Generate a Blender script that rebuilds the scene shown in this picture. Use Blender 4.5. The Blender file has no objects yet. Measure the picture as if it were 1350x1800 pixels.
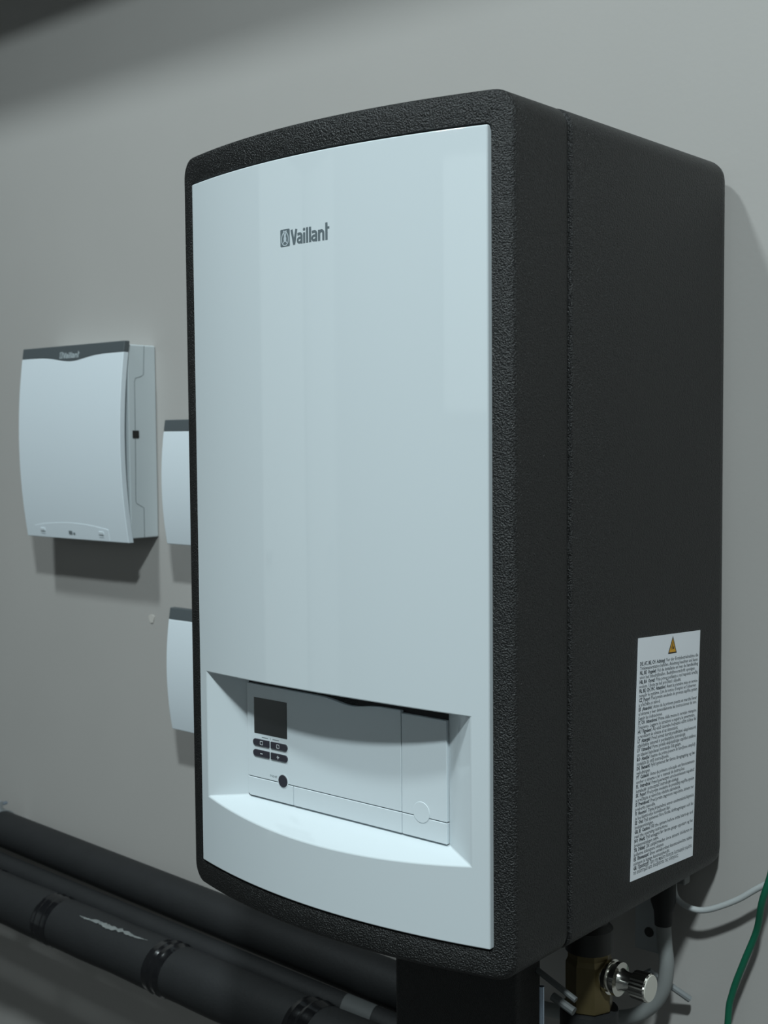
import bpy, bmesh, math, random
from mathutils import Vector, Matrix
random.seed(7)
SC = bpy.context.scene
COL = SC.collection

# ------------------------------------------------------------------ camera, world, lamps' power, exposure
# metres; the back wall is the plane y = 0, the room lies towards -y; z = 0 is the underside of the boiler
cam_d = bpy.data.cameras.new('camera')
cam = bpy.data.objects.new('camera', cam_d); COL.objects.link(cam)
pitch, roll, yaw = -0.05886, -0.00822, -0.70983
fwd = Vector((math.sin(yaw)*math.cos(pitch), math.cos(yaw)*math.cos(pitch), math.sin(pitch)))
rgt = Vector((math.cos(yaw), -math.sin(yaw), 0.0)); up = rgt.cross(fwd)
r2 = rgt*math.cos(roll) + up*math.sin(roll); u2 = up*math.cos(roll) - rgt*math.sin(roll)
mw = Matrix((r2, u2, -fwd)).transposed().to_4x4()
mw.translation = Vector((1.01086, -1.27069, 0.46485))
cam.matrix_world = mw
cam_d.sensor_fit = 'HORIZONTAL'; cam_d.sensor_width = 15.6
cam_d.lens = 2230.745/1350*15.6
cam_d.clip_start = 0.02; cam_d.clip_end = 50
cam_d.dof.use_dof = True; cam_d.dof.focus_distance = 1.2; cam_d.dof.aperture_fstop = 6.3
SC.camera = cam

wd = bpy.data.worlds.new('world'); SC.world = wd; wd.use_nodes = True
wd.node_tree.nodes['Background'].inputs[0].default_value = (0.02, 0.022, 0.024, 1)
wd.node_tree.nodes['Background'].inputs[1].default_value = 1.0

LAMP_COL = (0.86, 1.0, 1.03)
LAMPS = [((-0.43, -1.56, 2.78), 48.0), ((1.58, -2.16, 2.78), 132.0)]   # position, watts
vs = SC.view_settings
vs.view_transform = 'Standard'; vs.look = 'None'; vs.exposure = -0.16; vs.gamma = 1.0
vs.use_curve_mapping = False

# ------------------------------------------------------------------ materials
MATS = {}
def mat(name, col, rough=0.5, metal=0.0, spec=0.5, bump=0.0, bscale=200.0, var=0.0, vscale=8.0, coat=0.0,
        emit=None, voronoi=False, bdist=0.001):
    if name in MATS: return MATS[name]
    m = bpy.data.materials.new(name); m.use_nodes = True
    nt = m.node_tree; b = nt.nodes['Principled BSDF']
    b.inputs['Base Color'].default_value = (*col, 1); b.inputs['Roughness'].default_value = rough
    b.inputs['Metallic'].default_value = metal; b.inputs['Specular IOR Level'].default_value = spec
    b.inputs['Coat Weight'].default_value = coat; b.inputs['Coat Roughness'].default_value = 0.05
    tc = nt.nodes.new('ShaderNodeTexCoord')
    if var > 0:
        n = nt.nodes.new('ShaderNodeTexNoise'); n.inputs['Scale'].default_value = vscale; n.inputs['Detail'].default_value = 5
        nt.links.new(tc.outputs['Object'], n.inputs['Vector'])
        mx = nt.nodes.new('ShaderNodeMix'); mx.data_type = 'RGBA'
        mx.inputs['A'].default_value = (*[c*(1-var) for c in col], 1)
        mx.inputs['B'].default_value = (*[min(1, c*(1+var)) for c in col], 1)
        nt.links.new(n.outputs['Fac'], mx.inputs['Factor']); nt.links.new(mx.outputs['Result'], b.inputs['Base Color'])
    if bump > 0:
        if voronoi:
            n = nt.nodes.new('ShaderNodeTexVoronoi'); n.inputs['Scale'].default_value = bscale; out = n.outputs['Distance']
        else:
            n = nt.nodes.new('ShaderNodeTexNoise'); n.inputs['Scale'].default_value = bscale; n.inputs['Detail'].default_value = 3
            out = n.outputs['Fac']
        nt.links.new(tc.outputs['Object'], n.inputs['Vector'])
        bp = nt.nodes.new('ShaderNodeBump'); bp.inputs['Strength'].default_value = bump; bp.inputs['Distance'].default_value = bdist
        nt.links.new(out, bp.inputs['Height']); nt.links.new(bp.outputs['Normal'], b.inputs['Normal'])
    if emit:
        b.inputs['Emission Color'].default_value = (*emit[0], 1); b.inputs['Emission Strength'].default_value = emit[1]
    MATS[name] = m
    return m

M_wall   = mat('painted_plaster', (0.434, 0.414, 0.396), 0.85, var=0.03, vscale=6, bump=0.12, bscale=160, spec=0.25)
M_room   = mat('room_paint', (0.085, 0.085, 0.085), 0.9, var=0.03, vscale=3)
M_floor  = mat('concrete_floor', (0.060, 0.058, 0.056), 0.6, var=0.15, vscale=5, bump=0.1, bscale=40)
M_epp    = mat('black_bead_foam', (0.0065, 0.0063, 0.0061), 0.36, spec=0.55, bump=1.0, bscale=700, voronoi=False, bdist=0.0020)
M_groove = mat('dark_groove', (0.012, 0.010, 0.013), 0.6)
M_white  = mat('gloss_white_plastic', (0.635, 0.685, 0.710), 0.04, spec=0.6)
M_white2 = mat('satin_white_plastic', (0.68, 0.735, 0.765), 0.30, spec=0.45)
M_boxw   = mat('pale_plastic', (0.74, 0.80, 0.845), 0.4, spec=0.4)
M_boxs   = mat('pale_plastic_base', (0.60, 0.65, 0.67), 0.5, spec=0.4)
M_band   = mat('grey_band', (0.085, 0.098, 0.105), 0.45)
M_logo   = mat('logo_grey', (0.125, 0.155, 0.17), 0.4)
M_logob  = mat('logo_light', (0.50, 0.56, 0.60), 0.4)
M_silver = mat('silver_print', (0.42, 0.47, 0.49), 0.35)
M_screen = mat('display_glass', (0.010, 0.010, 0.011), 0.08, spec=0.6)
M_button = mat('button_plum', (0.030, 0.028, 0.038), 0.4)
M_mark   = mat('white_mark', (0.75, 0.78, 0.80), 0.5)
M_grey   = mat('grey_print', (0.16, 0.19, 0.20), 0.6)
M_label  = mat('label_paper', (0.88, 0.90, 0.94), 0.45, spec=0.3)
M_ink    = mat('label_ink', (0.045, 0.055, 0.065), 0.6)
M_yel    = mat('warning_yellow', (0.72, 0.36, 0.02), 0.5)
M_black  = mat('black_print', (0.012, 0.011, 0.010), 0.5)
M_insul  = mat('rubber_insulation', (0.0145, 0.0150, 0.0160), 0.62, spec=0.4, bump=0.35, bscale=240, var=0.2, vscale=30)
M_tape   = mat('black_tape', (0.008, 0.008, 0.009), 0.16, spec=0.5, bump=0.3, bscale=70)
M_foil   = mat('torn_foil', (0.19, 0.20, 0.197), 0.35, bump=0.9, bscale=200, var=0.6, vscale=90)
M_brass  = mat('brass', (0.13, 0.10, 0.045), 0.4, metal=0.6, var=0.2, vscale=40)
M_chrome = mat('chrome', (0.80, 0.78, 0.72), 0.13, metal=1.0)
M_cap    = mat('pale_cap', (0.58, 0.56, 0.50), 0.5, metal=0.0)
M_hose   = mat('grey_hose', (0.24, 0.25, 0.245), 0.55)
M_zinc   = mat('zinc_plate', (0.36, 0.38, 0.39), 0.5, metal=0.5)
M_cablew = mat('cable_grey', (0.50, 0.52, 0.52), 0.5)
M_cableg = mat('cable_green', (0.006, 0.12, 0.065), 0.45)
M_rub    = mat('black_rubber', (0.008, 0.008, 0.008), 0.6)
M_blue   = mat('blue_steel', (0.42, 0.50, 0.60), 0.25, metal=0.9)
M_sleeve = mat('bare_joint', (0.095, 0.10, 0.10), 0.5)
M_lamp   = mat('lamp_housing', (0.7, 0.7, 0.7), 0.5)
M_diff   = mat('lamp_diffuser', (0.9, 0.9, 0.9), 0.5, emit=((0.86, 1.0, 1.03), 2.0))
M_door   = mat('door_paint', (0.80, 0.81, 0.80), 0.5)
M_doord  = mat('door_dark', (0.10, 0.11, 0.12), 0.5)
M_dab    = mat('filler', (0.54, 0.51, 0.475), 0.9)

# ------------------------------------------------------------------ helpers
def link(name, me, m=None, parent=None, smooth=False):
    o = bpy.data.objects.new(name, me); COL.objects.link(o)
    if m and len(me.materials) == 0: me.materials.append(m)
    if parent: o.parent = parent
    if smooth:
        me.shade_smooth()
    return o
def mesh(name, v, f, m=None, parent=None, smooth=False, merge=0.0, norm=True):
    me = bpy.data.meshes.new(name)
    if norm or merge:
        bm = bmesh.new()
        vv = [bm.verts.new(p) for p in v]
        for q in f:
            try: bm.faces.new([vv[i] for i in q])
            except ValueError: pass
        if merge: bmesh.ops.remove_doubles(bm, verts=bm.verts, dist=merge)
        bmesh.ops.recalc_face_normals(bm, faces=bm.faces)
        bm.to_mesh(me); bm.free()
    else:
        me.from_pydata(v, [], f)
    return link(name, me, m, parent, smooth)
def smooth_angle(o, deg=35):
    me = o.data
    me.shade_smooth()
    bm = bmesh.new(); bm.from_mesh(me)
    lim = math.radians(deg)
    for e in bm.edges:
        e.smooth = not (len(e.link_faces) == 2 and e.calc_face_angle(0) > lim)
    bm.to_mesh(me); bm.free()
    return o
def bevel(o, w, seg=2, ang=35):
    md = o.modifiers.new('bevel', 'BEVEL'); md.width = w; md.segments = seg
    md.limit_method = 'ANGLE'; md.angle_limit = math.radians(ang); md.harden_normals = True
    o.data.shade_smooth()
    return o
def empty(name, loc, label=None, cat=None, group=None, kind=None):
    o = bpy.data.objects.new(name, None); COL.objects.link(o); o.location = loc
    o.empty_display_size = 0.02
    return tag(o, label, cat, group, kind)
def tag(o, label=None, cat=None, group=None, kind=None):
    if label: o['label'] = label
    if cat: o['category'] = cat
    if group: o['group'] = group
    if kind: o['kind'] = kind
    return o
def under(o, root):
    """parent o (built in world coordinates) to an Empty that only carries a location"""
    o.parent = root
    p = root; off = Vector()
    while p: off += p.location; p = p.parent
    o.location = o.location - off
    return o
def box(name, a, b, m, root=None, bev=0.0, seg=2):
    (x0,y0,z0), (x1,y1,z1) = a, b
    v = [(x,y,z) for x in (x0,x1) for y in (y0,y1) for z in (z0,z1)]
    f = [(0,1,3,2),(4,6,7,5),(0,4,5,1),(2,3,7,6),(0,2,6,4),(1,5,7,3)]
    o = mesh(name, v, f, m)
    if bev: bevel(o, bev, seg)
    if root: under(o, root)
    return o
def loops(name, L, m, root=None, cap0=False, cap1=False, smooth=35, closed=True):
    """skin a list of equal-length vertex loops"""
    n = len(L[0]); v = [p for l in L for p in l]; f = []
    for k in range(len(L)-1):
        for i in range(n if closed else n-1):
            j = (i+1) % n
            f.append((k*n+i, k*n+j, (k+1)*n+j, (k+1)*n+i))
    if cap0: f.append(tuple(range(n)))
    if cap1: f.append(tuple((len(L)-1)*n+i for i in range(n)))
    o = mesh(name, v, f, m, merge=1e-6)
    smooth_angle(o, smooth)
    if root: under(o, root)
    return o
def lathe(name, prof, origin, axis, m, root=None, n=32, cap=True, smooth=35):
    """prof: (distance along axis, radius)"""
    ax = Vector(axis).normalized(); t = ax.orthogonal().normalized(); s = ax.cross(t); o = Vector(origin)
    L = [[tuple(o + ax*d + (t*math.cos(2*math.pi*i/n) + s*math.sin(2*math.pi*i/n))*r) for i in range(n)] for d, r in prof]
    return loops(name, L, m, root, cap, cap, smooth)
def spline(pts, k=10):
    P = [Vector(p) for p in pts]; P = [P[0]*2-P[1]] + P + [P[-1]*2-P[-2]]; out = []
    for i in range(1, len(P)-2):
        for j in range(k):
            t = j/k; a, b, c, d = P[i-1], P[i], P[i+1], P[i+2]
            out.append(0.5*((2*b) + (c-a)*t + (2*a-5*b+4*c-d)*t*t + (3*b-a-3*c+d)*t**3))
    out.append(P[-2]); return out
def tube(name, pts, r, m, root=None, n=14, k=10, rf=None, smooth=35):
    P = spline(pts, k) if k > 1 else [Vector(p) for p in pts]
    L = []; prev = None
    for i, p in enumerate(P):
        d = (P[min(i+1, len(P)-1)] - P[max(i-1, 0)]).normalized()
        if prev is None: t = d.orthogonal().normalized()
        else: t = (prev - d*prev.dot(d)).normalized()
        prev = t; s = d.cross(t); rr = r if rf is None else rf(i/(len(P)-1))
        L.append([tuple(p + (t*math.cos(2*math.pi*a/n) + s*math.sin(2*math.pi*a/n))*rr) for a in range(n)])
    return loops(name, L, m, root, True, True, smooth)
def prism(name, poly, mapf, thick, m, root=None, both=True):
    """flat polygon (u,v) given thickness; mapf(u,v,h) -> world point"""
    n = len(poly)
    v = [mapf(u, w, 0.0) for u, w in poly] + [mapf(u, w, thick) for u, w in poly]
    f = [tuple(range(n)), tuple(range(n, 2*n))] + [(i, (i+1) % n, n+(i+1) % n, n+i) for i in range(n)]
    o = mesh(name, v, f, m)
    if root: under(o, root)
    return o
def stroke(pts, w):
    """polygon of a thick polyline in 2-D"""
    P = [Vector(p) for p in pts]; A = []; B = []
    for i, p in enumerate(P):
        d = (P[min(i+1, len(P)-1)] - P[max(i-1, 0)]).normalized(); nrm = Vector((-d.y, d.x))
        A.append(p + nrm*w/2); B.append(p - nrm*w/2)
    return A, B
def strokes_mesh(name, strokes, mapf, h, m, root=None):
    """many thick 2-D strokes (and polygons) printed on a surface, as one mesh"""
    v = []; f = []
    for s in strokes:
        if s[0] == 'poly':
            k = len(v); v += [mapf(u, w, h) for u, w in s[1]]; f.append(tuple(range(k, k+len(s[1]))))
        else:
            A, B = stroke(s[1], s[2]); k = len(v); n = len(A)
            v += [mapf(p[0], p[1], h) for p in A] + [mapf(p[0], p[1], h) for p in B]
            for i in range(n-1): f.append((k+i, k+i+1, k+n+i+1, k+n+i))
    o = mesh(name, v, f, m, norm=False)
    if root: under(o, root)
    return o
def text_verts(body, size, bold=0.0, sx=1.0):
    c = bpy.data.curves.new('t', 'FONT'); c.body = body; c.size = size; c.resolution_u = 1; c.offset = bold
    o = bpy.data.objects.new('t', c); COL.objects.link(o)
    dg = bpy.context.evaluated_depsgraph_get()
    me = bpy.data.meshes.new_from_object(o.evaluated_get(dg))
    v = [(p.co.x*sx, p.co.y) for p in me.vertices]; f = [tuple(q.vertices) for q in me.polygons]
    bpy.data.objects.remove(o); bpy.data.curves.remove(c); bpy.data.meshes.remove(me)
    return v, f

# ------------------------------------------------------------------ the room
FZ, CZ = -0.95, 2.83
XL, XR, YB = -2.6, 2.6, -3.3
def struct(o): o['kind'] = 'structure'; return o
wall = struct(box('wall_back', (XL-0.1, 0.0, FZ-0.1), (XR+0.1, 0.15, CZ+0.1), M_wall))
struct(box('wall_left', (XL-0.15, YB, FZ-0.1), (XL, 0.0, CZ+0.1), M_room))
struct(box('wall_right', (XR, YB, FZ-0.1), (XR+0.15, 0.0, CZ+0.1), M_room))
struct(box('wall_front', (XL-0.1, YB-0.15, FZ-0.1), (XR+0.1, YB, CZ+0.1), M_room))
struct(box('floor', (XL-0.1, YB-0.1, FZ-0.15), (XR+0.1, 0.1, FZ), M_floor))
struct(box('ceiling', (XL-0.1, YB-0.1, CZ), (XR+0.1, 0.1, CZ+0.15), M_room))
# unseen boxed-in soffit, added to keep the lamps off the top of the wall
struct(box('shade_soffit', (XL, -0.366, 1.427), (XR, -0.0005, CZ), M_room))
# unseen pale doors and a board opposite, added to reflect in the white front
d1 = struct(box('reflection_door_1', (-2.58, YB, FZ), (-1.93, YB+0.04, 1.50), M_door))
d2 = struct(box('reflection_door_2', (XL, -3.18, FZ), (XL+0.04, -2.17, 1.50), M_door))
struct(box('reflection_board', (-0.32, YB, 0.54), (0.75, YB+0.03, 1.33), M_door, bev=0.004))
for d, a, b in ((d1, (-2.06, YB+0.04, FZ+1.0), (-1.96, YB+0.09, FZ+1.02)), (d2, (XL+0.04, -2.33, FZ+1.0), (XL+0.09, -2.21, FZ+1.02))):
    h = box('door_handle', a, b, M_zinc, bev=0.004); h.parent = d
# small dab of filler on the wall
dab = prism('filler_dab', [(-0.566+0.006*math.cos(a)*(1+0.25*math.sin(3*a)), 0.1815+0.008*math.sin(a)*(1+0.2*math.cos(2*a))) for a in [2*math.pi*i/14 for i in range(14)]],
            lambda u, w, h: (u, -h, w), 0.0012, M_dab); dab.parent = wall

# ceiling lamps
for i, (pos, watts) in enumerate(LAMPS):
    lp = empty('ceiling_lamp', (pos[0], pos[1], CZ),
               ['round white ceiling lamp nearest the wall boxes', 'round white ceiling lamp right of the boiler'][i], 'lamp', 'ceiling lamps')
    lathe('lamp_housing', [(0.0, 0.165), (0.035, 0.165), (0.045, 0.155), (0.045, 0.135), (0.02, 0.13)], (pos[0], pos[1], CZ), (0, 0, -1), M_lamp, lp, 40)
    lathe('lamp_diffuser', [(0.02, 0.134), (0.036, 0.130), (0.040, 0.09)], (pos[0], pos[1], CZ), (0, 0, -1), M_diff, lp, 40)
    ld = bpy.data.lights.new('lamp_light', 'AREA'); ld.shape = 'DISK'; ld.size = 0.25; ld.energy = watts; ld.color = LAMP_COL
    lo = bpy.data.objects.new('lamp_light', ld); COL.objects.link(lo); lo.location = (pos[0], pos[1], pos[2]-0.005); under(lo, lp)

# ------------------------------------------------------------------ the boiler
W, H, D, BOW, SEAM = 0.4081, 0.75, 0.4024, 0.0317, 0.3175
XC = W/2
X0 = -0.0050        # left edge of the casing
def yb(x): return -D - BOW*(1-((x-XC)/XC)**2)
boiler = empty('wall_boiler', (XC, -D/2, 0.0), 'large wall-hung boiler in a black foam casing with a glossy white front', 'boiler')

def rrect(x0, x1, z0, z1, r, ns=28, nc=8):
    """rounded rectangle with the same point layout for every size"""
    pts = []
    def line(a, b):
        for i in range(1, ns): pts.append((a[0]+(b[0]-a[0])*i/ns, a[1]+(b[1]-a[1])*i/ns))
    def arc(cx, cz, a0):
        for i in range(nc+1):
            a = a0 + math.pi/2*i/nc; pts.append((cx+r*math.cos(a), cz+r*math.sin(a)))
    arc(x1-r, z0+r, -math.pi/2); line((x1, z0+r), (x1, z1-r))
    arc(x1-r, z1-r, 0);          line((x1-r, z1), (x0+r, z1))
    arc(x0+r, z1-r, math.pi/2);  line((x0, z1-r), (x0, z0+r))
    arc(x0+r, z0+r, math.pi);    line((x0+r, z0), (x1-r, z0))
    return pts
PX0, PX1, PZ0, PZ1 = 0.0180, 0.3869, 0.0269, 0.7211     # white front panel
G = 0.0016
def ring(i, yf, r=0.019): 
    return [(x, yf(x), z) for x, z in rrect(X0+i, W-i, i, H-i, max(r-i*0.6, 0.004))]
L = [ring(0.012, lambda x: -SEAM+0.004), ring(0.0042, lambda x: -SEAM+0.0005), ring(0.0018, lambda x: -SEAM-0.0015), ring(0.0, lambda x: -SEAM-0.006)]
for t in (0.3, 0.65):
    L.append(ring(0.0, lambda x, t=t: (-SEAM-0.006)*(1-t) + (yb(x)+0.0045)*t))
for a in (0, 22.5, 45, 67.5, 90):
    a = math.radians(a); rr = 0.0045
    L.append(ring(rr*(1-math.cos(a)), lambda x, a=a: yb(x)+rr*(1-math.sin(a))))
hole = lambda g, dy: [(x, yb(x)+dy, z) for x, z in rrect(PX0-g, PX1+g, PZ0-g, PZ1+g, 0.005)]
L += [hole(G+0.0015, 0.0), hole(G+0.0004, 0.0004), hole(G, 0.0015), hole(G, 0.016)]
front = loops('front_shell', L, M_epp, boiler, True, True, 40)
front['label'] = 'black grained foam front frame'
E_ = 0.0009
def ring2(i, y, r=0.0205):
    return [(x, y, z) for x, z in rrect(X0+i-E_, W+E_-i, i-E_, H+E_-i, max(r-i*0.4, 0.006))]
L = [ring2(0.012, -SEAM-0.002), ring2(0.006, -SEAM+0.0006)]
for a in (90, 60, 30, 0):
    a = math.radians(a); rr = 0.0025; L.append(ring2(rr*(1-math.cos(a)), -SEAM+0.0010+rr*(1-math.sin(a))))
L += [ring2(0.0, -0.2), ring2(0.0, -0.1)]
for a in (0, 15, 30, 45, 60, 75, 88):
    a = math.radians(a); rr = 0.026; L.append(ring2(rr*(1-math.cos(a)), -0.0266+rr*math.sin(a)))
rear = loops('rear_shell', L, M_epp, boiler, True, True, 40)
rear['label'] = 'black foam rear casing'

# white front panel with its recess
HX0, HX1, HZT = 0.0330, 0.3705, 0.2265
PLX0, PLX1, PLZ, PLY = 0.0761, 0.3320, 0.1029, -0.3950
def zb(x):
    if x <= HX0 or x >= HX1: return 0.0975
    return 0.0876 + 0.0099*((x-(HX0+HX1)/2)/((HX1-HX0)/2))**2
def zt(x):
    if x <= HX0 or x >= HX1: return HZT
    return HZT + 0.0041*(1-((x-(HX0+HX1)/2)/((HX1-HX0)/2))**2)
yp = lambda x: yb(x) - 0.0016
nh = 40
xs = [PX0 + (HX0-PX0)*i/2 for i in range(2)] + [HX0 + (HX1-HX0)*i/nh for i in range(nh+1)] + [HX1 + (PX1-HX1)*i/2 for i in (1, 2)]
c0, c1 = 2, 2+nh
fr = [('a', t) for t in (0, 0.5)] + [('b', t/6) for t in range(6)] + [('c', t/10) for t in range(11)]
rows_z = []
def zrow(k, x):
    s, t = fr[k]
    if s == 'a': return PZ0 + (zb(x)-PZ0)*t
    if s == 'b': return zb(x) + (zt(x)-zb(x))*t
    return zt(x) + (PZ1-zt(x))*t
v = []; f = []; idx = {}
for k in range(len(fr)):
    for i, x in enumerate(xs):
        idx[k, i] = len(v); v.append((x, yp(x), zrow(k, x)))
for k in range(len(fr)-1):
    for i in range(len(xs)-1):
        if fr[k][0] == 'b' and c0 <= i < c1: continue
        f.append((idx[k, i], idx[k, i+1], idx[k+1, i+1], idx[k+1, i]))
# rim going back into the frame
per = [(0, i) for i in range(len(xs))] + [(k, len(xs)-1) for k in range(1, len(fr))] + [(len(fr)-1, i) for i in range(len(xs)-2, -1, -1)] + [(k, 0) for k in range(len(fr)-2, 0, -1)]
b0 = len(v)
for k, i in per: p = v[idx[k, i]]; v.append((p[0], p[1]+0.010, p[2]))
for q in range(len(per)):
    w_ = (q+1) % len(per); f.append((idx[per[q]], idx[per[w_]], b0+w_, b0+q))
# recess walls: soffit, ledge, reveals
k0 = 2; k1 = 8
def plx(i): return PLX0 + (PLX1-PLX0)*(i-c0)/nh
bot = []; top = []
for i in range(c0, c1+1):
    bot.append(len(v)); v.append((plx(i), PLY, PLZ))
for i in range(c0, c1+1):
    top.append(len(v)); v.append((plx(i), PLY, HZT+0.0004))
for q, i in enumerate(range(c0, c1)):
    f.append((idx[k0, i], idx[k0, i+1], bot[q+1], bot[q])); f.append((idx[k1, i], top[q], top[q+1], idx[k1, i+1]))
for i, e0, e1 in ((c0, bot[0], top[0]), (c1, bot[-1], top[-1])):
    col = [e0]
    for k in range(k0+1, k1):
        t = (k-k0)/(k1-k0); p0, p1 = Vector(v[e0]), Vector(v[e1]); col.append(len(v)); v.append(tuple(p0+(p1-p0)*t))
    col.append(e1)
    for k in range(k0, k1): f.append((idx[k, i], idx[k+1, i], col[k-k0+1], col[k-k0]))
panel = mesh('front_panel', v, f, M_white, merge=1e-6)
bevel(panel, 0.0014, 3, 30); under(panel, boiler)
panel['label'] = 'bowed glossy white front panel'

# maker's mark on the panel
def on_panel(u, w, h): return (u, yp(u)-h, w)
def wordmark():
    """strokes of the word in units of cap height 1 (x right, y up), condensed bold"""
    s = []; t = 0.20
    def arc(cx, cy, rx, ry, a0, a1, n=10): return [(cx+rx*math.cos(math.radians(a0+(a1-a0)*i/n)), cy+ry*math.sin(math.radians(a0+(a1-a0)*i/n))) for i in range(n+1)]
    x = 0.0
    s += [('s', [(0.09, 1.0), (0.33, 0.0)], 0.20), ('s', [(0.33, 0.0), (0.56, 1.0)], 0.20), ('poly', [(0.24, 0.0), (0.42, 0.0), (0.36, 0.2), (0.30, 0.2)])]
    def a_(x):
        return [('s', [(x+0.48, 0.0), (x+0.48, 0.50)] + arc(x+0.30, 0.50, 0.18, 0.155, 0, 95, 8) + [(x+0.08, 0.63)], 0.185),
                ('s', [(x+0.50, 0.40), (x+0.28, 0.38)] + arc(x+0.27, 0.235, 0.17, 0.145, 95, 300, 12) + [(x+0.48, 0.20)], 0.165)]
    s += a_(0.58)
    s += [('s', [(1.31, 0.0), (1.31, 0.70)], t), ('poly', [(1.31+0.115*math.cos(k), 0.90+0.105*math.sin(k)) for k in [2*math.pi*i/10 for i in range(10)]])]
    s += [('s', [(1.59, 0.0), (1.59, 1.0)], t), ('s', [(1.87, 0.0), (1.87, 1.0)], t)]
    s += a_(1.96)
    s += [('s', [(2.70, 0.0), (2.70, 0.72)], t), ('s', [(2.76, 0.50)] + arc(2.91, 0.47, 0.17, 0.17, 140, 0, 9) + [(3.08, 0.0)], 0.19)]
    s += [('s', [(3.36, 0.0), (3.36, 1.12)], t), ('s', [(3.36, 0.78), (3.62, 0.78)], 0.15)]
    return s
def emblem():
    """square badge with an egg-shaped ring and a long-eared head: (badge, light strokes)"""
    r = 0.08; sq = []
    for cx, cy, a0 in ((1-r, r, -90), (1-r, 1-r, 0), (r, 1-r, 90), (r, r, 180)):
        sq += [(cx+r*math.cos(math.radians(a0+90*i/4)), cy+r*math.sin(math.radians(a0+90*i/4))) for i in range(5)]
    egg = [(0.5+0.36*math.cos(a)*(1-0.12*math.sin(a)), 0.46+0.40*math.sin(a)) for a in [2*math.pi*i/24 for i in range(25)]]
    lt = [('s', egg, 0.07),
          ('s', [(0.36, 0.92), (0.42, 0.72), (0.47, 0.56)], 0.11), ('s', [(0.64, 0.92), (0.58, 0.72), (0.53, 0.56)], 0.11),
          ('poly', [(0.5+0.15*math.cos(a), 0.44+0.17*math.sin(a)) for a in [2*math.pi*i/14 for i in range(14)]]),
          ('s', [(0.30, 0.20), (0.40, 0.30), (0.60, 0.30), (0.70, 0.20)], 0.08)]
    return sq, lt
def scale_strokes(S, ox, oz, kx, kz, kw):
    out = []
    for s in S:
        pts = [(ox+p[0]*kx, oz+p[1]*kz) for p in s[1]]
        out.append(('poly', pts) if s[0] == 'poly' else ('s', pts, s[2]*kw))
    return out
def logo(root, mapf, x0, z0, wd, ht, md, ml):
    sq, lt = emblem(); ew = ht*0.80
    strokes_mesh('logo_badge', scale_strokes([('poly', sq)], x0, z0, ew, ht, ht), mapf, 0.00012, md, root)
    strokes_mesh('logo_animal_mark', scale_strokes(lt, x0, z0, ew, ht, ht*0.85), mapf, 0.00024, ml, root)
    kx = (wd-ew*1.10)/3.62
    strokes_mesh('logo_lettering', scale_strokes(wordmark(), x0+ew*1.10, z0+ht*0.04, kx, ht*0.87, (kx+ht*0.87)*0.5), mapf, 0.00012, md, root)
logo(panel, on_panel, 0.1696, 0.6403, 0.0620, 0.0158, M_logo, M_logob)

# control panel in the recess
ctrl = box('control_panel', (PLX0-0.002, PLY+0.0008, PLZ-0.002), (PLX1+0.002, PLY+0.006, HZT+0.004), M_groove); under(ctrl, boiler)
PF = PLY-0.0035
def on_ctrl(u, w, h): return (u, PF-h, w)
def cplate(name, poly, m=M_white2, y0=PLY+0.001, y1=PF, bev=0.0006):
    n = len(poly)
    vv = [(u, y1, w) for u, w in poly] + [(u, y0, w) for u, w in poly]
    ff = [tuple(range(n)), tuple(range(n, 2*n))] + [(i, (i+1) % n, n+(i+1) % n, n+i) for i in range(n)]
    o = mesh(name, vv, ff, m)
    if bev: bevel(o, bev, 2, 40)
    under(o, ctrl); return o
g = 0.0004
ZL, VX, V2, LX, RX = 0.1236, 0.2797, 0.1409, PLX0+0.0006, PLX1-0.0003
topc = [(VX-g, 0.2172)] + [(0.268-0.10*i/16, 0.2172+0.0006*i/16-0.0042*math.exp(-((0.268-0.10*i/16-0.218)/0.022)**2)) for i in range(17)] + [(LX, 0.2186)]
cplate('control_flap', [(LX, ZL+g), (VX-g, ZL+g)] + topc)
cplate('side_cover', [(VX+g, ZL+g), (RX, ZL+g), (RX, 0.2150), (VX+g, 0.2150)])
cplate('side_cover', [(VX+g, PLZ+0.0012), (RX, PLZ+0.0012), (RX, ZL-g), (VX+g, ZL-g)])
cplate('lower_strip', [(LX+0.0025, PLZ+0.0012), (V2-g, PLZ+0.0012), (V2-g, ZL-g), (LX, ZL-g), (LX, PLZ+0.0035)])
cplate('lower_strip', [(V2+g, PLZ+0.0012), (VX-g, PLZ+0.0012), (VX-g, ZL-g), (V2+g, ZL-g)])
cplate('display', [(0.0870, 0.1689), (0.1334, 0.1689), (0.1334, 0.2053), (0.0870, 0.2053)], M_screen, PF+0.0004, PF-0.0002, 0.0)
def pill(x0, x1, z, side):
    h_ = 0.0034; p = []
    if side < 0: p = [(x1, z-h_), (x1, z+h_)] + [(x0+h_-h_*math.sin(a), z+h_*math.cos(a)) for a in [math.pi*i/10 for i in range(11)]]
    else: p = [(x0, z+h_), (x0, z-h_)] + [(x1-h_+h_*math.sin(a), z-h_*math.cos(a)) for a in [math.pi*i/10 for i in range(11)]]
    return p
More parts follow.
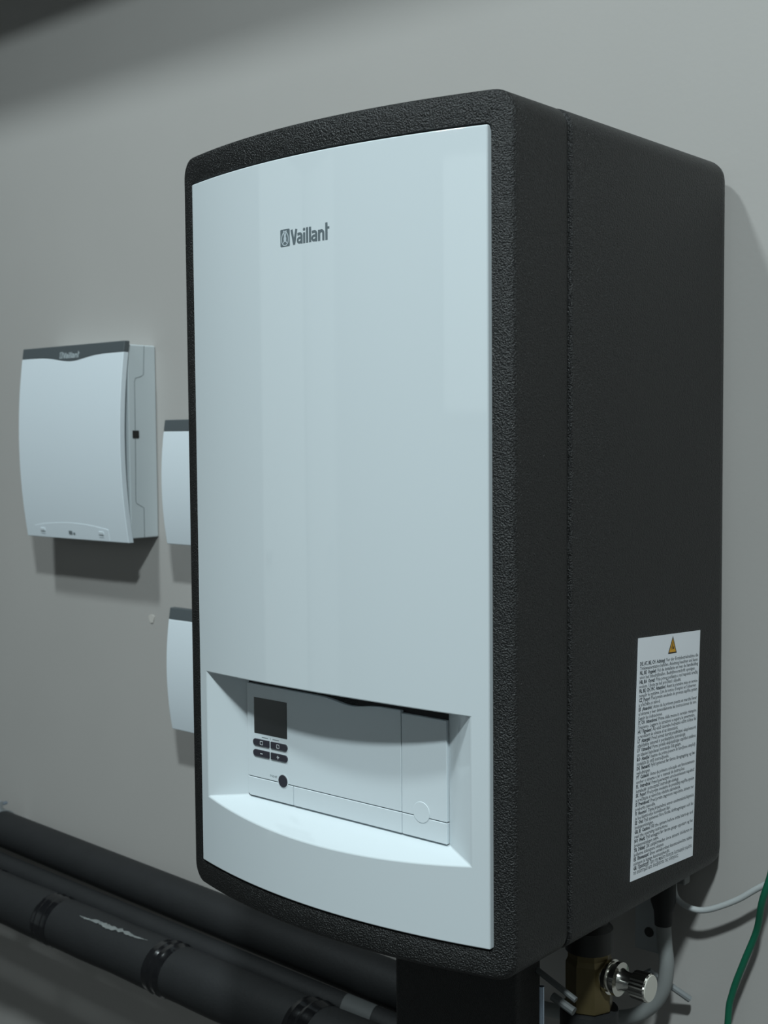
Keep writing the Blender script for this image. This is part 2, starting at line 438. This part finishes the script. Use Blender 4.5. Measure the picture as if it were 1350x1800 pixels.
for z, kind in ((0.1600, 'menu'), (0.1491, 'pm')):
    for side, x0, x1 in ((-1, 0.0855, 0.1086), (1, 0.1108, 0.1341)):
        bt = cplate('button', pill(x0, x1, z, side), M_button, PF+0.0005, PF-0.0012, 0.0004)
        cx = (x0+x1)/2 - side*0.001; e = 0.0017
        if kind == 'menu': S = [('s', [(cx-e, z-e), (cx+e, z-e), (cx+e, z+e), (cx-e, z+e), (cx-e, z-e)], 0.0006)]
        else: S = [('s', [(cx-e, z), (cx+e, z)], 0.0008)] + ([('s', [(cx, z-e), (cx, z+e)], 0.0008)] if side > 0 else [])
        strokes_mesh('button_symbol', S, lambda u, w, h: (u, PF-0.0012-h, w), 0.0001, M_mark, ctrl)
circ = lambda cx, cz, r, n=28: [(cx+r*math.cos(2*math.pi*i/n), cz+r*math.sin(2*math.pi*i/n)) for i in range(n)]
cplate('button_surround', circ(0.1272, 0.1262, 0.0074), M_white2, PF+0.0005, PF-0.0002, 0.0)
cplate('reset_button', circ(0.1272, 0.1262, 0.0061), M_button, PF+0.0005, PF-0.0009, 0.0003)
cplate('round_plug', circ(0.3030, 0.1280, 0.0096), M_white2, PF+0.0005, PF-0.0005, 0.0003)
tv, tf = text_verts('reset', 0.0050)
o = mesh('reset_lettering', [on_ctrl(0.1085+a, 0.1275+b, 0.0001) for a, b in tv], tf, M_grey, norm=False); under(o, ctrl)
strokes_mesh('button_caption', [('s', [(0.0975, 0.1656), (0.1065, 0.1656)], 0.0007), ('s', [(0.1130, 0.1656), (0.1218, 0.1656)], 0.0007), ('s', [(0.1097, 0.1645), (0.1097, 0.1668)], 0.0005)], on_ctrl, 0.0001, M_grey, ctrl)

# warning label on the right flank
LO = Vector((-0.1988, 0.2707)); LU = Vector((0.1283, -0.0076)).normalized(); LV = Vector((-LU.y, LU.x))
LW, LH = 0.1285, 0.2342
def on_label(u, w, h):      # u from the left edge, w measured DOWN from the top edge
    p = LO + LU*u - LV*w
    return (W + E_ + 0.0001 + h, p.x, p.y)
label = prism('warning_label', [(0, 0), (LW, 0), (LW, LH), (0, LH)], on_label, 0.0003, M_label, boiler)
label['label'] = 'white paper warning label with rows of small print'
tri = lambda k, c=(0.0695, 0.0138): [(c[0]+k*0.0104*math.sin(a), c[1]-k*0.0116*math.cos(a)) for a in (0, 2*math.pi/3, 4*math.pi/3)]
prism('warning_triangle', tri(1.0), lambda u, w, h: on_label(u, w, h+0.0003), 0.0001, M_black, label)
prism('triangle_fill', tri(0.76), lambda u, w, h: on_label(u, w, h+0.0004), 0.0001, M_yel, label)
strokes_mesh('flame_mark', [('s', [(0.0695, 0.0085), (0.0690, 0.0115), (0.0705, 0.0150)], 0.0014), ('s', [(0.0672, 0.0125), (0.0678, 0.0155)], 0.0010), ('s', [(0.0722, 0.0125), (0.0715, 0.0155)], 0.0010)],
             lambda u, w, h: on_label(u, w, h+0.0005), 0.0001, M_black, label)
TXT = [
 ('DE, AT, BE, CH  Achtung!', 'Vor der Erstinbetriebnahme die'), ('', 'Trinkwasserstation befüllen, Anleitung beachten und lesen.'),
 ('NL, BE  Opgelet!', 'Vul de installatie en lees de handleiding'), ('', 'vóór het inbedrijfstellen. Bedrijfsvoorschrift opvolgen.'),
 ('HR, BA  Oprez!', 'Prije prvog puštanja u rad napuniti uređaj'), ('', 'vodom. Upute za rad pročitati i slijediti.'),
 ('FR, BE, CH, MC  Attention!', "Avant la première mise en service"), ('', "remplir le système. Lire la notice d'emploi et l'observer."),
 ('CZ  Pozor!', 'Před prvním uvedením do provozu naplňte systém'), ('', 'a přečtěte si návod.'),
 ('ES  ¡Atención!', 'Antes de la primera puesta en marcha llenar'), ('', 'el sistema y leer detenidamente las instrucciones de uso.'), ('', 'Seguir las indicaciones.'),
 ('IT, CH  Attenzione!', "Prima della messa in servizio riempire"), ('', "l'impianto. Leggere le istruzioni e seguire le avvertenze."),
 ('HU  Figyelem!', 'Az első üzembe helyezés előtt töltse fel'), ('', 'a rendszert és olvassa el az útmutatót.'),
 ('LT  Atsargiai!', 'Prieš pirmą kartą pradėdami eksploatuoti'), ('', 'užpildykite sistemą ir perskaitykite instrukciją.'),
 ('LV  Uzmanību!', 'Pirms pirmās ekspluatācijas uzpildiet sistēmu'), ('', 'un izlasiet lietošanas instrukciju līdz galam.'),
 ('RO  Atenție!', 'Înainte de prima punere în funcțiune umpleți'), ('', 'instalația și citiți instrucțiunile.'),
 ('DK  Bemærk!', 'Fyld systemet før første ibrugtagning og læs'), ('', 'vejledningen.'),
 ('PT  Cuidado!', 'Antes da primeira colocação em funcionamento'), ('', 'encher o sistema e ler o manual de instruções.'),
 ('PL  Ostrożnie!', 'Przed pierwszym uruchomieniem napełnić'), ('', 'instalację i przeczytać instrukcję obsługi.'),
 ('SK  Pozor!', 'Pred prvým uvedením do prevádzky naplňte systém'), ('', 'a prečítajte si návod na obsluhu zariadenia.'),
 ('SI  Previdnost!', 'Pred prvim zagonom napolnite sistem ter'), ('', 'preberite navodila.'),
 ('FI  Huomio!', 'Täytä järjestelmä ennen ensimmäistä käyttöä'), ('', 'ja lue käyttöohje huolellisesti läpi.'),
 ('SE  Obs!', 'Fyll systemet före första idrifttagningen och läs'), ('', 'bruksanvisningen.'),
 ('GB, IE  Caution!', 'Fill the system before initial start-up and'), ('', 'read the operating instructions.'),
 ('NO  Merk!', 'Fyll anlegget før første gangs oppstart og les'), ('', 'bruksanvisningen nøye.'),
 ('TR  Dikkat!', 'İlk çalıştırmadan önce sistemi doldurun ve'), ('', 'kullanma kılavuzunu okuyun.'),
 ('EE  Ettevaatust!', 'Enne esmakordset kasutuselevõttu täitke'), ('', 'süsteem ja lugege kasutusjuhendit.'),
 ('GR  Προσοχή!', 'Πριν την πρώτη θέση σε λειτουργία γεμίστε'), ('', 'το σύστημα και διαβάστε τις οδηγίες.'),
]
tvs = []; tfs = []; w0 = 0.0268; step = (LH-w0-0.0055)/(len(TXT)-1)
for k, (hd, tx) in enumerate(TXT):
    u0 = 0.0050
    w_ = w0 + step*k
    if hd:
        a, b = text_verts(hd, 0.0050, 0.00017, 0.93); n0 = len(tvs)
        tvs += [(u0+p[0], w_-p[1]) for p in a]; tfs += [tuple(n0+i for i in q) for q in b]
        u0 += max(p[0] for p in a) + 0.0022
    a, b = text_verts(tx, 0.0050, 0.00004, 1.0); n0 = len(tvs)
    mx = max(p[0] for p in a); sx = (LW-0.003-u0)/mx; sx = min(sx, 1.22) if (hd or sx < 1.0) else min(1.05, sx)
    tvs += [(u0+p[0]*sx, w_-p[1]) for p in a]; tfs += [tuple(n0+i for i in q) for q in b]
o = mesh('printed_text', [on_label(a, b, 0.00042) for a, b in tvs], tfs, M_ink, norm=False); under(o, label)

# parts on the underside
lathe('cable_gland', [(0.0, 0.0150), (0.012, 0.0150), (0.014, 0.0135), (0.044, 0.0135), (0.055, 0.0100), (0.070, 0.0092)], (0.3575, -0.050, 0.003), (0, 0, -1), M_rub, boiler, 20)
box('mounting_bracket', (0.3125, -0.031, -0.110), (0.3445, -0.028, 0.004), M_zinc, boiler, 0.0006)
lathe('bracket_hole', [(0.0, 0.0055), (0.0006, 0.0055)], (0.3300, -0.0312, -0.088), (0, -1, 0), M_black, boiler, 18)
box('cable_plug', (0.3595, -0.036, -0.024), (0.3755, -0.022, 0.006), M_hose, boiler, 0.002)
tube('support_rod', [(0.3395, -0.270, -0.0485), (0.3845, -0.270, -0.0665)], 0.0030, M_sleeve, boiler, 10, 1)
tube('support_rod', [(0.3585, -0.270, -0.0700), (0.3825, -0.270, -0.0782)], 0.0042, M_sleeve, boiler, 10, 1)

# ------------------------------------------------------------------ fittings under the boiler
blk = empty('insulation_block', (0.2775, -0.285, -0.30), 'black foam pipe insulation block under the boiler front', 'insulation')
L = [[(x, y, z) for x, y in rrect(0.190, 0.3415, -0.306, -0.262, 0.006, 6, 5)] for z in (-0.30, -0.16, -0.006)]
loops('block_body', L, M_epp, blk, True, True, 40)
L = [[(x, y, z) for x, y in rrect(0.186, 0.3455, -0.310, -0.258, 0.007, 6, 5)] for z in (-0.030, -0.0005)]
loops('block_collar', L, M_epp, blk, True, True, 40)

bs = tube('tie_bolt', [(0.3760, -0.315, -0.17), (0.3760, -0.315, -0.075), (0.3760, -0.315, -0.040)], 0.0024, M_blue, None, 12, 1)
vx, vy = 0.3560, -0.200
valve = empty('ball_valve', (vx, vy, -0.20), 'brass valve with a knurled chrome knob below the boiler', 'valve')
lathe('valve_body', [(-0.108, 0.0200), (-0.104, 0.0238), (-0.058, 0.0238), (-0.053, 0.0215), (-0.044, 0.0215)], (vx, vy, 0), (0, 0, 1), M_brass, valve, 8, True, 20)
lathe('union_nut', [(-0.046, 0.0240), (-0.024, 0.0240), (-0.018, 0.0190), (-0.001, 0.0190)], (vx, vy, 0), (0, 0, 1), M_black, valve, 24)
lathe('pipe_insulation', [(-0.20, 0.0290), (-0.106, 0.0290)], (vx, vy, 0), (0, 0, 1), M_insul, valve, 24)
kz = -0.068
lathe('valve_neck', [(0.0, 0.0125), (0.022, 0.0125), (0.0225, 0.0165), (0.027, 0.0172), (0.0275, 0.0145), (0.031, 0.0145), (0.0315, 0.0165), (0.036, 0.0165), (0.037, 0.0115), (0.041, 0.0095), (0.050, 0.0092), (0.051, 0.011)],
      (vx, vy, kz), (1, 0, 0), M_chrome, valve, 32, True, 30)
kn = []
n = 48
for d, r in ((0.050, 0.0105), (0.0515, 0.0136), (0.0670, 0.0140), (0.0685, 0.0134)):
    kn.append([(vx+d, vy+(r*(1-0.045*(i % 2)))*math.cos(2*math.pi*i/n), kz+(r*(1-0.045*(i % 2)))*math.sin(2*math.pi*i/n)) for i in range(n)])
knob = loops('knurled_knob', kn, M_chrome, valve, True, True, 15)
c = lathe('knob_cap', [(0.0685, 0.0128), (0.0692, 0.0124)], (vx, vy, kz), (1, 0, 0), M_cap, valve, 32)

hose = tube('drain_hose', [(0.3575, -0.050, -0.0600), (0.3595, -0.050, -0.0870), (0.3620, -0.050, -0.1120), (0.3570, -0.050, -0.1400), (0.3415, -0.051, -0.1640), (0.3135, -0.054, -0.1820), (0.2515, -0.060, -0.1950), (0.1415, -0.070, -0.2020)], 0.0082, M_hose)
tag(hose, 'grey flexible drain hose curving down beside the chrome knob', 'hose')
rod = tube('copper_stub', [(0.2895, -0.085, -0.1560), (0.3395, -0.045, -0.1260), (0.3715, -0.015, -0.1580)], 0.0040, M_zinc, None, 10, 1)
tag(rod, 'short thin grey tube bent behind the drain hose', 'tube')
tag(bs, 'thin bluish steel rod beside the black insulation block', 'rod')

cw = tube('power_cable', [(0.3595, -0.032, -0.020), (0.3635, -0.032, -0.040), (0.3795, -0.032, -0.048), (0.3995, -0.031, -0.046), (0.4325, -0.030, -0.028), (0.4675, -0.030, -0.002), (0.5275, -0.028, 0.030), (0.6275, -0.02, 0.045), (0.7000, -0.001, 0.040)], 0.0033, M_cablew)
tag(cw, 'light grey cable curving from the boiler underside to the right', 'cable')
cg = tube('earth_cable', [(0.700, -0.001, 0.330), (0.640, -0.020, 0.270), (0.545, -0.032, 0.150), (0.4825, -0.030, 0.055), (0.4735, -0.038, 0.010), (0.4650, -0.039, -0.020), (0.4555, -0.030, -0.055), (0.4415, -0.030, -0.093), (0.4290, -0.030, -0.130), (0.4240, -0.030, -0.165), (0.4195, -0.028, -0.30), (0.4275, -0.02, -0.60)], 0.0036, M_cableg)
tag(cg, 'green cable hanging down the wall at the right edge', 'cable')

# ------------------------------------------------------------------ insulated pipes at the lower left
def pipe(name, a, b, r, label, ripple=0.0):
    a, b = Vector(a), Vector(b)
    root = empty(name, tuple(b), label, 'pipe', 'insulated pipes')
    nseg = 60; L = []
    d = (b-a).normalized(); t = Vector((0, 0, 1)); t = (t-d*t.dot(d)).normalized(); s = d.cross(t)
    for i in range(nseg+1):
        p = a + (b-a)*i/nseg; rr = r*(1+ripple*math.sin(i*1.7)+ripple*0.6*math.sin(i*0.61+1))
        L.append([tuple(p + (t*math.cos(2*math.pi*k/28) + s*math.sin(2*math.pi*k/28))*rr) for k in range(28)])
    loops('insulation_sleeve', L, M_insul, root, True, True, 40)
    return root, a, b, d, t, s
p1 = pipe('insulated_pipe', (-2.2, -0.055, -0.170), (0.120, -0.055, -0.2448), 0.0300, 'uppermost black insulated pipe, nearest the wall, plain and smooth')
p2 = pipe('insulated_pipe', (-2.2, -0.0975, -0.2198), (0.120, -0.0975, -0.2752), 0.0195, 'thin black insulated pipe between the upper and the taped pipe')
p3 = pipe('insulated_pipe', (-2.2, -0.1585, -0.2472), (0.033, -0.1585, -0.2771), 0.0370, 'thick black insulated pipe bound with shiny tape, with a torn seam', 0.012)
root, a, b, d, t, s = p3
def on_pipe(P, x, ang, r):
    root, a, b, d, t, s = P
    p = a + (b-a)*((x-a.x)/(b.x-a.x)); return p + (t*math.cos(ang) + s*math.sin(ang))*r
for k, x in enumerate((-0.795, -0.612, -0.344, -0.069)):
    w_ = 0.020
    L = []
    for q in range(9):
        u = -w_ + 2*w_*q/8; rr = 0.0384 + 0.0010*math.sin(q*2.1+k)
        if q in (0, 8): rr = 0.0368
        L.append([tuple(on_pipe(p3, x+u+0.004*math.sin(2*math.pi*i/28+k), 2*math.pi*i/28, rr)) for i in range(28)])
    loops('tape_band', L, M_tape, root, False, False, 25)
# torn seam: an irregular open slit of paler backing
rs = random.Random(3)
sgn = 1 if s.y < 0 else -1          # the side that faces the room
NS = 44; A = []; B = []; C_ = []
for i in range(NS+1):
    q = i/NS; x = -0.529 + 0.151*q
    mid = sgn*(math.radians(27) - math.radians(7)*q + math.radians(1.3)*math.sin(q*17))
    wd_ = math.radians(12.5)*max(0.04, math.sin(math.pi*min(1, q*1.02))**0.8)*(0.25+0.75*rs.random())
    A.append(tuple(on_pipe(p3, x, mid-wd_/2-math.radians(1.2)*rs.random(), 0.0379))); B.append(tuple(on_pipe(p3, x, mid+wd_/2, 0.0377)))
    C_.append(tuple(on_pipe(p3, x, mid, 0.0372+0.0012*rs.random())))
loops('torn_seam', [A, C_, B], M_foil, root, False, False, 20, closed=False)
# pale sleeve joint on the thin pipe
root2 = p2[0]
L = []
for q in range(5):
    x = -0.069 + 0.050*q/4
    L.append([tuple(on_pipe(p2, x+0.006*math.sin(2*math.pi*i/28), 2*math.pi*i/28, 0.0200)) for i in range(28)])
js = loops('joint_sleeve', L, M_sleeve, root2, False, False, 30); js['label'] = 'bare grey joint'
# metal pipe clamps at the far left
def clamp(P, x, r, wall_y, label):
    cl = empty('pipe_clamp', tuple(on_pipe(P, x, 0, 0)), label, 'clamp', 'metal pipe clamps')
    L = []
    for u, rr in ((-0.010, r), (-0.010, r+0.0022), (0.010, r+0.0022), (0.010, r)):
        L.append([tuple(on_pipe(P, x+u, 2*math.pi*i/32, rr)) for i in range(32)])
    loops('clamp_band', L + [L[0]], M_zinc, cl, False, False, 30)
    c = on_pipe(P, x, 0, 0)
    tube('wall_rod', [(c.x, c.y+r, c.z), (c.x, wall_y, c.z)], 0.004, M_zinc, cl, 10, 1)
    tp = on_pipe(P, x, 0, r)
    box('clamp_ear', (tp.x-0.009, tp.y-0.003, tp.z), (tp.x+0.009, tp.y+0.003, tp.z+0.018), M_zinc, cl, 0.001)
    lathe('clamp_bolt', [(-0.010, 0.0062), (-0.006, 0.0062), (-0.006, 0.003), (0.016, 0.003)], (tp.x, tp.y, tp.z+0.010), (0, 1, 0), M_blue, cl, 6, True, 20)
    return cl
clamp(p1, -0.928, 0.0302, -0.0005, 'zinc pipe clamp with a bolt on the upper pipe at the left edge')

# ------------------------------------------------------------------ small controller boxes on the wall
def ctrl_box(x0, x1, z0, z1, de, bow, label, detailed=True, wave=0.0085):
    xc, zc, hz = (x0+x1)/2, (z0+z1)/2, (z1-z0)/2
    rt = empty('controller_box', (xc, 0.0, z0), label, 'control box', 'controller boxes on the wall')
    yf = lambda z: -(de + bow*(1-((z-zc)/hz)**2))
    bx0, bx1 = x0+0.008, x1-0.004
    base = box('base_housing', (bx0, -(de-0.008), z0+0.006), (bx1, -0.0004, z1-0.005), M_boxs, rt, 0.002)
    band = 0.0170
    zbnd = lambda x: z1 - band - wave*math.exp(-((x-xc)/0.048)**2)
    def sheet(name, fz0, fz1, m, nz, th=0.010, xa=x0, xb=x1, dy=0.0, par=rt, bev=0.0012):
        nx = 28; v = []; f = []
        for layer in (0, 1):
            for k in range(nz+1):
                for i in range(nx+1):
                    x = xa + (xb-xa)*i/nx; z = fz0(x) + (fz1(x)-fz0(x))*k/nz
                    v.append((x, yf(z)+dy+layer*th, z))
        N = (nx+1)*(nz+1)
        for k in range(nz):
            for i in range(nx):
                q = k*(nx+1)+i
                f.append((q, q+1, q+nx+2, q+nx+1)); f.append((N+q, N+q+nx+1, N+q+nx+2, N+q+1))
        for i in range(nx):
            f.append((i, N+i, N+i+1, i+1)); q = nz*(nx+1)+i; f.append((q, q+1, N+q+1, N+q))
        for k in range(nz):
            q = k*(nx+1); f.append((q, q+nx+1, N+q+nx+1, N+q)); q += nx; f.append((q, N+q, N+q+nx+1, q+nx+1))
        o = mesh(name, v, f, m)
        if bev: bevel(o, bev, 2, 40)
        under(o, par); return o
    cover = sheet('front_cover', lambda x: z0, lambda x: zbnd(x)-0.0001, M_boxw, 20)
    cover['label'] = 'bowed pale front cover'
    sheet('top_band', lambda x: zbnd(x)+0.0001, lambda x: z1, M_band, 4)['label'] = 'dark grey top band with a wavy lower edge'
    if not detailed: return rt
    onf = lambda u, w, h: (u, yf(w)-h, w)
    logo_root = rt
    # silver maker's mark on the band
    lw, lh = 0.052, 0.0105
    sq, lt = emblem(); ew = lh*0.8; lx = xc-0.003-lw/2; lz = z1-0.0205
    strokes_mesh('logo_badge', scale_strokes([('poly', sq)], lx, lz, ew, lh, lh), onf, 0.0002, M_silver, rt)
    strokes_mesh('logo_animal_mark', scale_strokes(lt, lx, lz, ew, lh, lh*0.85), onf, 0.0004, M_band, rt)
    kx = (lw-ew*1.1)/3.62
    strokes_mesh('logo_lettering', scale_strokes(wordmark(), lx+ew*1.1, lz, kx, lh*0.87, (kx+lh*0.87)*0.5), onf, 0.0002, M_silver, rt)
    # service flap with an arched top edge
    fa, fb = x0+0.026, x1-0.046
    arch = lambda x: z0+0.0190+0.0075*(1-((x-(fa+fb)/2)/((fb-fa)/2))**2)
    sheet('service_flap', lambda x: z0+0.0006, arch, M_boxw, 3, 0.004, fa, fb, -0.0005, rt, 0.0004)
    for cx in (fa+0.022, fb-0.018):
        sheet('flap_catch', lambda x: z0+0.0105, lambda x: z0+0.0150, M_white2, 1, 0.002, cx-0.006, cx+0.006, -0.0018, rt, 0.0004)
        strokes_mesh('catch_mark', [('s', [(cx-0.006, z0+0.0070), (cx+0.006, z0+0.0070)], 0.0009)], lambda u, w, h: (u, yf(w)-0.0011-h, w), 0.0001, M_boxs, rt)
    mz = z0+0.0105; mxx = xc-0.005
    strokes_mesh('model_print', [('poly', [(mxx-0.010, mz-0.0025), (mxx-0.001, mz-0.0025), (mxx-0.001, mz+0.0030), (mxx-0.010, mz+0.0030)]), ('s', [(mxx+0.0015, mz-0.001), (mxx+0.0065, mz-0.001)], 0.0030)],
                 lambda u, w, h: (u, yf(w)-0.0011-h, w), 0.0001, M_grey, rt)
    # right flank: parting line and socket
    sx = bx1
    line = [(-0.0225, z1-0.006), (-0.0245, z1-0.050), (-0.0300, z1-0.0535), (-0.0400, z1-0.0560), (-0.0420, z1-0.0610), (-0.0425, zc), (-0.0440, z0+0.064), (-0.0425, z0+0.060), (-0.0350, z0+0.0560), (-0.0285, z0+0.0525), (-0.0285, z0+0.006)]
    for nm, off, m in (('parting_line', 0.0, M_grey),):
        strokes_mesh(nm, [('s', line, 0.0009)], lambda u, w, h: (sx+h, u, w), 0.0003, m, rt)
    so = box('socket', (sx-0.004, -0.0475, zc+0.006), (sx+0.0012, -0.0355, zc+0.018), M_black, rt, 0.0008)
    return rt
ctrl_box(-0.8080, -0.5410, 0.3065, 0.6140, 0.0620, 0.0130, 'large white controller box with a dark grey top band, far left on the wall')
ctrl_box(-0.4570, -0.2080, 0.3095, 0.4930, 0.0570, 0.0090, 'small white controller box half hidden behind the boiler, upper one', False, 0.0)
ctrl_box(-0.4530, -0.2040, 0.0325, 0.2150, 0.0570, 0.0090, 'small white controller box half hidden behind the boiler, just above the pipes', False, 0.0)
